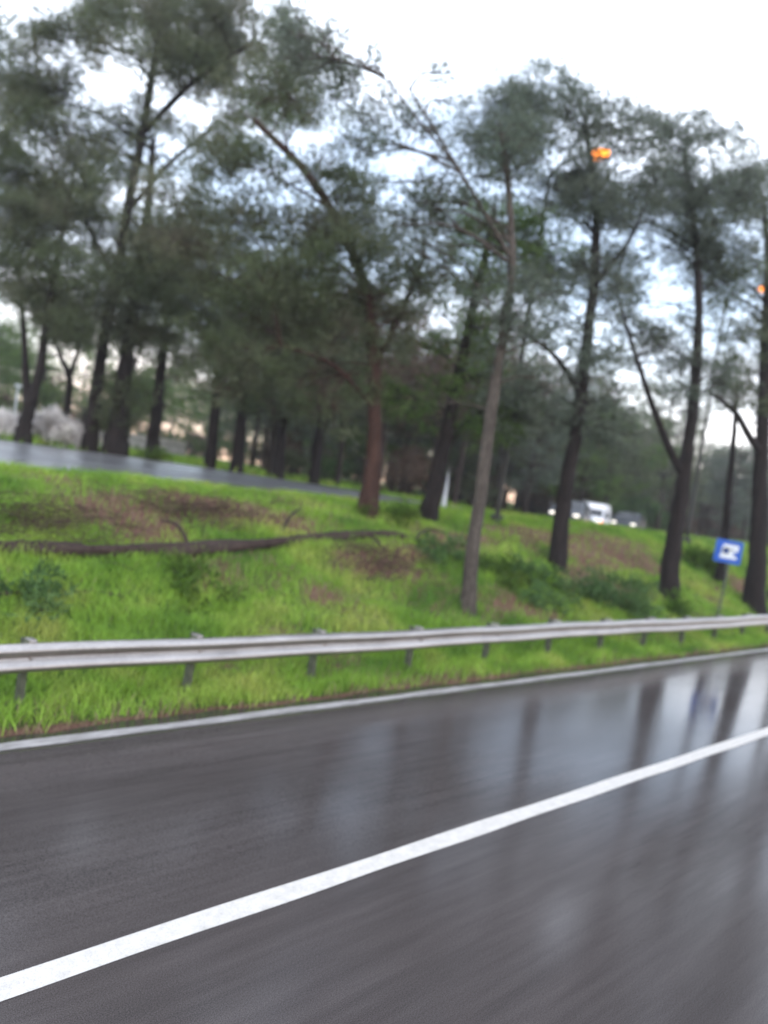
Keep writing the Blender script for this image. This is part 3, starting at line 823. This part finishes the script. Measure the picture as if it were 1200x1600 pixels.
# understory beyond the upper road: two bushes, copied
def understory(seed, mat):
    return shrub('bush', 'tall dark bush between the trunks of the forest beyond the upper road', (0, 0), 1.3, 1.1, 2.7, mat, seed, 16, .62, .26, .05, .55, 'understory bushes beyond the upper road')
up = [understory(401, M_DRYTWIG), understory(402, M_NEEDLE), understory(403, M_SHRUB)]
rng = random.Random(9); uu = set()
for k in range(125):
    y = rng.uniform(31, 62); x = y * rng.uniform(0.72, 3.2)
    if k >= 90: y = rng.uniform(62, 80); x = y * rng.uniform(.25, .9)
    j = rng.choice([0, 0, 1, 2])
    o = up[j] if j not in uu else copy_tree(up[j]); uu.add(j)
    o.location = (x, y, tz(x, y)); s = rng.uniform(.8, 1.5); o.scale = (s, s, s * rng.uniform(.8, 1.3)); o.rotation_euler = (0, 0, rng.uniform(0, 6.28))

# dead brush heaps on the bank
def brush(label, px, py, rx, ry, seed, n=70):
    rng = random.Random(seed); q = Quads()
    p = ground(px, py); root = None
    for k in range(n * 3):
        x, y = max(-1.3, min(1.3, rng.gauss(0, .55))) * rx, rng.gauss(0, .5) * ry
        z = tz(p.x + x, p.y + y) - p.z + rng.uniform(0, .22)
        a = rng.gauss(0, .7) + (math.pi if rng.random() < .5 else 0); ln = rng.uniform(.2, .8)
        d = Vector((math.cos(a), math.sin(a), rng.uniform(-.05, .3)))
        s = Vector((x, y, z))
        q.tube(smooth_path([s, s + d * ln * .5 + Vector((0, 0, .06)), s + d * ln], 4), np.linspace(.008, .003, 4), 4, 0, k)
    return tag(link('brush_heap', q.mesh('brush_heap'), M_DRYTWIG, None, p), label, 'dead brush')
brush('heap of dead brown twigs at the left edge above the fallen trunk', 60, 825, 1.5, .7, 301, 90)
brush('heap of dead brown twigs on the bank, above the middle of the fallen trunk', 320, 810, 1.6, .7, 302, 90)
brush('scatter of dead twigs lying below the thin end of the fallen trunk', 600, 890, 1.3, .7, 303, 60)

# fallen trunk lying along the bank
fp = [(-60, 856, 26), (60, 858, 27), (180, 862, 27), (330, 857, 25), (450, 846, 21), (540, 838, 17), (600, 834, 14), (645, 842, 10), (690, 853, 7), (722, 864, 4)]
P0 = ground(330, 870)
pts, rad = [], []
for (px, py, w) in fp:
    p = ground(px, py + w * 0.3); d = (p - CAMP).dot(fwd)
    pts.append(p - P0 + Vector((0, 0, w * .5 * d / FPX * 0.55))); rad.append(w * .46 * d / FPX)
n = 60
root = empty('fallen_log', P0)
tag(root, 'long brown fallen tree trunk lying across the grassy bank', 'fallen log')
v, f = tube_arrays(smooth_path(pts, n), np.interp(np.linspace(0, len(rad) - 1, n), range(len(rad)), rad), 12, True, .30, 5)
link('stem', mesh_np('stem', v, f[:, :], 4, True), M_LOG, root)
for k, (px, py, ex, ey) in enumerate([(430, 846, 470, 800), (300, 858, 250, 822), (560, 836, 600, 868), (640, 842, 690, 838)]):
    a = ground(px, py + 5) - P0; b = ground(ex, ey) - P0
    m = a.lerp(b, .5) + Vector((0, 0, .25))
    v, f = tube_arrays(smooth_path([a, m, b + Vector((0, 0, .1))], 8), np.linspace(.05, .015, 8), 6, True, .1, k)
    link('branch', mesh_np('branch', v, f, 4, True), M_LOG, root)
# a thin loose branch low on the bank
fp = [(-10, 936), (80, 931), (150, 931), (192, 938)]
P0 = ground(90, 933)
v, f = tube_arrays(smooth_path([ground(a, b) - P0 + Vector((0, 0, .06)) for a, b in fp], 16), np.linspace(.03, .012, 16), 7, True, .1, 8)
tag(link('fallen_branch', mesh_np('fallen_branch', v, f, 4, True), M_LOG, None, P0), 'thin dark fallen branch low on the bank at the left edge', 'branch')

# ------------------------------------------------------------------ blue sign
SG = at_y(1138, 862, 9.55)
root = empty('road_sign', (SG.x, SG.y, tz(SG.x, SG.y)))
tag(root, 'square blue road sign with a white camera symbol behind the guardrail', 'road sign')
hz = SG.z - tz(SG.x, SG.y)
ax = (CAMP - SG); ax.z = 0; ax.normalize()
yaw = math.atan2(ax.y, ax.x) - 0.22 + math.pi / 2          # plate faces oncoming drivers, a little off our line
rot = Matrix.Rotation(yaw, 4, 'Z') @ Matrix.Rotation(R(1.5), 4, 'Y')
def sobj(nm, bm, mat):
    bmesh.ops.transform(bm, matrix=Matrix.Translation((0, 0, hz)) @ rot, verts=bm.verts)
    return from_bm(nm, bm, mat, root)
def rrect(bm, cx, cz, w, h, rad, y0, y1):
    pts = []
    for (sx, sz, a0) in ((1, 1, 0), (-1, 1, 90), (-1, -1, 180), (1, -1, 270)):
        for i in range(5):
            a = R(a0 + 22.5 * i)
            pts.append((cx + sx * (w / 2 - rad) + math.cos(a) * rad, cz + sz * (h / 2 - rad) + math.sin(a) * rad))
    A = [bm.verts.new((x, y0, z)) for x, z in pts]; B = [bm.verts.new((x, y1, z)) for x, z in pts]
    bm.faces.new(A); bm.faces.new(B[::-1])
    for i in range(len(A)): bm.faces.new((A[i], B[i], B[(i + 1) % len(A)], A[(i + 1) % len(A)]))
W_, H_ = 0.80, 0.72
bm = bmesh.new(); rrect(bm, 0, 0, W_, H_, .05, 0, .012); sobj('panel', bm, M_BLUE)
bm = bmesh.new()
rrect(bm, 0.06, .165, .46, .12, .03, -.004, -.0005)          # camera housing: top bar, bottom bar, back
rrect(bm, 0.02, -.165, .50, .10, .03, -.0042, -.0006)
rrect(bm, -.02, 0.0, .36, .24, .03, -.0044, -.0007)
rrect(bm, .22, .075, .10, .12, .02, -.0046, -.0008)
sobj('camera_symbol', bm, M_WHITE)
bm = bmesh.new()
bmesh.ops.create_cone(bm, cap_ends=True, segments=24, radius1=.105, radius2=.105, depth=.004, matrix=Matrix.Translation((-.07, -.0085, .02)) @ Matrix.Rotation(R(90), 4, 'X'))
rrect(bm, 0.06, .075, .20, .03, .01, -.008, -.006)
sobj('lens_symbol', bm, M_SIGNBLACK)
bm = bmesh.new()
bmesh.ops.create_cone(bm, cap_ends=True, segments=16, radius1=.045, radius2=.045, depth=.004, matrix=Matrix.Translation((-.055, -.0125, .0)) @ Matrix.Rotation(R(90), 4, 'X'))
sobj('lens_glint', bm, M_BLUE)
bm = bmesh.new()
for dx in (0.05,):
    bmesh.ops.create_cone(bm, cap_ends=True, segments=12, radius1=.032, radius2=.032, depth=hz + H_ * .45 + .3, matrix=Matrix.Translation((dx, .055, -(hz + .3 - H_ * .45) / 2)))
sobj('post', bm, M_FENCE)
bm = bmesh.new()
for z in (.2, -.2): box(bm, (.05, .03, z), (.5, .03, .035))
sobj('bracket', bm, M_GALV)

# ------------------------------------------------------------------ street lamps
def street_lamp(px, py, y, label, seed):
    H = at_y(px, py, y)
    bx, by = H.x, H.y + 1.6
    b = Vector((bx, by, tz(bx, by)))
    root = empty('street_lamp', b); tag(root, label, 'street lamp', 'sodium street lamps among the pines')
    h = H.z - b.z
    v, f = tube_arrays([Vector((0, 0, -.3 + (h + .1) * i / 10)) for i in range(11)], np.linspace(.085, .045, 11), 12, True)
    link('pole', mesh_np('pole', v, f, 4, True), M_POLE, root)
    v, f = tube_arrays(smooth_path([Vector((0, 0, h - .35)), Vector((0, -.45, h + .02)), Vector((0, -1.25, h + .10))], 10), np.linspace(.05, .035, 10), 10, True)
    link('arm', mesh_np('arm', v, f, 4, True), M_POLE, root)
    bm = bmesh.new(); box(bm, (0, -1.6, h + .10), (.26, .72, .14), bevel=.045); from_bm('lamp_head', bm, M_POLE, root, smooth=True)
    bm = bmesh.new(); bmesh.ops.create_uvsphere(bm, u_segments=20, v_segments=10, radius=1, matrix=Matrix.Translation((0, -1.62, h + .03)) @ Matrix.Diagonal((.19, .36, .16, 1)))
    from_bm('lamp_lens', bm, M_SODIUM, root, smooth=True)
    bm = bmesh.new(); box(bm, (0, 0, .05), (.30, .30, .4), bevel=.02); from_bm('base_plinth', bm, M_POLE, root)
street_lamp(934, 243, 13.0, 'street lamp glowing orange high inside the crown of the black trunked pine', 1)
street_lamp(1197, 452, 13.0, 'street lamp glowing orange at the right edge, farther along the road', 2)

# ------------------------------------------------------------------ vehicles on the upper road
def vehicle(name, label, cat, loc, heading, prof, width, paint, glass_side, screen, wheel_x, lights, amber, roof_in=0.82, tall=1.9):
    """prof: side outline (x forward, z) of the body; heading: rotation about z"""
    root = empty(name, loc); root.rotation_euler = (0, 0, heading); tag(root, label, cat)
    zmax = max(p[1] for p in prof)
    def hw(z): return width / 2 * (1 if z < zmax * .55 else 1 - (1 - roof_in) * (z - zmax * .55) / (zmax * .45))
    bm = bmesh.new()
    A = [bm.verts.new((x, hw(z), z)) for x, z in prof]; B = [bm.verts.new((x, -hw(z), z)) for x, z in prof]
    bm.faces.new(A); bm.faces.new(B[::-1])
    for i in range(len(A)): bm.faces.new((A[i], B[i], B[(i + 1) % len(A)], A[(i + 1) % len(A)]))
    bmesh.ops.bevel(bm, geom=list(bm.edges), offset=.05, segments=2, affect='EDGES', profile=.5)
    from_bm('body', bm, paint, root, smooth=False)
    # windscreen, proud of the sloping front
    (x0, z0), (x1, z1) = screen
    bm = bmesh.new()
    nx, nz = (z1 - z0), -(x1 - x0); l = math.hypot(nx, nz); nx, nz = nx / l * .012, nz / l * .012
    vs = []
    for s in (.004 / .012, 1):
        for (x, z, y) in ((x0, z0, hw(z0) * .86), (x1, z1, hw(z1) * .84), (x1, z1, -hw(z1) * .84), (x0, z0, -hw(z0) * .86)):
            vs.append(bm.verts.new((x + abs(nx) * s, y, z + abs(nz) * s)))
    bm.faces.new(vs[:4]); bm.faces.new(vs[4:][::-1])
    for i in range(4): bm.faces.new((vs[i], vs[4 + i], vs[4 + (i + 1) % 4], vs[(i + 1) % 4]))
    from_bm('windscreen', bm, M_GLASS, root)
    for sgn in (1, -1):
        for poly in glass_side:
            bm = bmesh.new()
            A = [bm.verts.new((x, sgn * (hw(z) + .002), z)) for x, z in poly]; B = [bm.verts.new((x, sgn * (hw(z) + .014), z)) for x, z in poly]
            bm.faces.new(A); bm.faces.new(B[::-1])
            for i in range(len(A)): bm.faces.new((A[i], B[i], B[(i + 1) % len(A)], A[(i + 1) % len(A)]))
            from_bm('side_window', bm, M_GLASS, root)
        for wx in wheel_x:
            bm = bmesh.new()
            bmesh.ops.create_cone(bm, cap_ends=True, segments=22, radius1=.33, radius2=.33, depth=.22, matrix=Matrix.Translation((wx, sgn * (width / 2 - .09), .33)) @ Matrix.Rotation(R(90), 4, 'X'))
            bmesh.ops.bevel(bm, geom=[e for e in bm.edges], offset=.02, segments=1, affect='EDGES')
            w = from_bm('wheel', bm, M_BLACK, root)
            bm = bmesh.new()
            bmesh.ops.create_cone(bm, cap_ends=True, segments=16, radius1=.20, radius2=.17, depth=.03, matrix=Matrix.Translation((wx, sgn * (width / 2 + .03), .33)) @ Matrix.Rotation(R(90), 4, 'X'))
            from_bm('rim', bm, M_RIM, w)
        lx, lz, ls = lights
        bm = bmesh.new(); box(bm, (lx, sgn * (width / 2 - .27), lz), (.10, .34 * ls, .17 * ls), bevel=.03); from_bm('headlight', bm, M_HEAD, root)
        if amber:
            bm = bmesh.new(); box(bm, (lx + .0, sgn * (width / 2 - .05), lz + .02), (.12, .10, .22), bevel=.02); from_bm('indicator_light', bm, M_AMBER, root)
        bm = bmesh.new(); box(bm, (x0 - .15, sgn * (width / 2 + .10), z0 + .12), (.10, .20, .20), bevel=.03); from_bm('mirror', bm, M_TRIM, root)
    fx = max(p[0] for p in prof)
    bm = bmesh.new(); box(bm, (fx - .02, 0, .36), (.14, width * .92, .24), bevel=.05); from_bm('bumper', bm, M_TRIM, root)
    bm = bmesh.new(); box(bm, (lights[0] - .005, 0, lights[1]), (.08, width * .45, .14), bevel=.02); from_bm('grille', bm, M_TRIM, root)
    bm = bmesh.new(); box(bm, (fx + .056, 0, .38), (.012, .5, .11)); from_bm('number_plate', bm, M_OFFWHITE, root)
    return root
VZ = lambda p: float(z2(p.x, min(max(p.y, Y_N), Y_F)))
pv = at_y(925, 822, 24.0); pv.z = VZ(pv)
vprof = [(a, b * .76) for a, b in [(2.45, .32), (2.52, .62), (2.42, .98), (1.75, 1.20), (1.05, 1.92), (.80, 2.30), (.2, 2.42), (-2.4, 2.40), (-2.5, 2.2), (-2.5, .35)]]
wv = vehicle('white_van', 'white van with lit lights coming along the upper road behind the grass crest', 'van', pv, math.pi + math.atan2(pv.y, pv.x) - 0.12, vprof, 1.75, M_CARWHITE,
        [[(1.45, .94), (.95, 1.34), (.35, 1.34), (.35, .92)], [(.2, .92), (.2, 1.34), (-.8, 1.34), (-.8, .92)]], ((1.70, .945), (1.10, 1.42)), (1.55, -1.55), (2.46, .62, 1.0), True, .88)
wv.scale = (.88, .88, .88)
cprof = [(2.0, .30), (2.12, .52), (2.02, .78), (1.0, .95), (.35, 1.40), (-.9, 1.45), (-1.7, 1.05), (-2.05, .98), (-2.1, .45), (-2.0, .28)]
def car(label, px, py, y, paint, dz=0):
    p = at_y(px, py, y); p.z = VZ(p) + dz
    vehicle('car', label, 'car', p, math.pi + math.atan2(p.y, p.x) - 0.15, cprof, 1.75, paint,
            [[(.82, .98), (.36, 1.33), (-.2, 1.36), (-.2, .98)], [(-.3, .98), (-.3, 1.36), (-.85, 1.36), (-1.3, 1.02)]], ((.95, .99), (.40, 1.37)), (1.35, -1.3), (2.04, .64, .9), False, .78)
car('dark car with two bright headlights following the white van', 981, 824, 25.2, M_CARDARK)
car('dark car half hidden behind the black trunk, left of the white van', 889, 820, 22.5, M_CARDARK)

# ------------------------------------------------------------------ things beyond the upper road
p = at_y(213, 690, 44); pz = tz(p.x, p.y)
root = empty('wall', (p.x, p.y, pz)); tag(root, 'low pale concrete wall beyond the upper road, seen between two pines', 'wall')
bm = bmesh.new(); box(bm, (0.8, 0, .3), (5.0, .25, 1.3), bevel=.02); from_bm('wall_body', bm, M_CONC, root)
bm = bmesh.new(); box(bm, (0.8, 0, .99), (5.1, .33, .08), bevel=.01); from_bm('coping', bm, M_CONC, root)
q = Quads()
root = empty('fence', (p.x - 1, p.y - 3.5, tz(p.x - 1, p.y - 3.5)))
tag(root, 'dark metal railing on green grass in front of the pale wall', 'fence')
for k in range(40): q.tube([Vector((k * .13 - 2.6, 0, -.05)), Vector((k * .13 - 2.6, 0, .8))], [.014, .014], 5)
link('bars', q.mesh('bars'), M_FENCE, root)
for z in (.12, .76):
    v, f = tube_arrays([Vector((-2.7, 0, z)), Vector((2.7, 0, z))], [.022, .022], 6)
    link('rail', mesh_np('rail', v, f, 4), M_FENCE, root)
for x in (-2.7, 0, 2.7):
    bm = bmesh.new(); box(bm, (x, 0.05, .42), (.07, .07, 1.0)); from_bm('post', bm, M_FENCE, root)
# small white lamp post far left
p = at_y(16, 700, 36); root = empty('lamp_post', (p.x, p.y, tz(p.x, p.y)))
tag(root, 'thin white lamp post far off at the left edge, above the silvery bush', 'lamp post')
hp = at_y(16, 600, 36).z - tz(p.x, p.y)
v, f = tube_arrays([Vector((0, 0, -.2)), Vector((0, 0, hp))], [.035, .028], 10); link('pole', mesh_np('pole', v, f, 4, True), M_OFFWHITE, root)
bm = bmesh.new(); box(bm, (0.1, 0, hp), (.45, .18, .10), bevel=.03); from_bm('lamp_head', bm, M_OFFWHITE, root)
# plain tapered white upright on a foot at the upper road, right of the leaning pine
p = at_y(695, 778, Y_N + 0.15); p.z = tz(p.x, p.y)
root = empty('white_upright', p); tag(root, 'narrow pointed white upright beside the upper road, right of the leaning pine', 'marker post')
hh = (at_y(695, 733, Y_N + .15).z - p.z)
bm = bmesh.new()
bmesh.ops.create_cone(bm, cap_ends=True, segments=4, radius1=.11, radius2=.015, depth=hh + .2, matrix=Matrix.Translation((0, 0, (hh - .2) / 2)) @ Matrix.Rotation(R(45), 4, 'Z'))
bmesh.ops.bevel(bm, geom=list(bm.edges), offset=.008, segments=1, affect='EDGES')
from_bm('blade', bm, M_OFFWHITE, root)
bm = bmesh.new(); box(bm, (0, 0, .02), (.28, .28, .10), bevel=.015); from_bm('foot', bm, M_CONC, root)

# ------------------------------------------------------------------ haze volume added to lift and grey the dark canopy
bm = bmesh.new(); box(bm, (70, 90, 11.0), (640, 600, 30.0))
mh = bpy.data.materials.new('added_haze'); mh.use_nodes = True
nt = mh.node_tree; nt.nodes.clear()
mo = nt.nodes.new('ShaderNodeOutputMaterial'); pv_ = nt.nodes.new('ShaderNodeVolumePrincipled')
pv_.inputs['Color'].default_value = (0.93, 0.95, 1.0, 1); pv_.inputs['Density'].default_value = 0.0007; pv_.inputs['Anisotropy'].default_value = 0.3
nt.links.new(pv_.outputs[0], mo.inputs['Volume'])
tag(from_bm('haze', bm, mh), 'thin haze added over road and pines to grey the canopy', 'haze', kind='stuff')
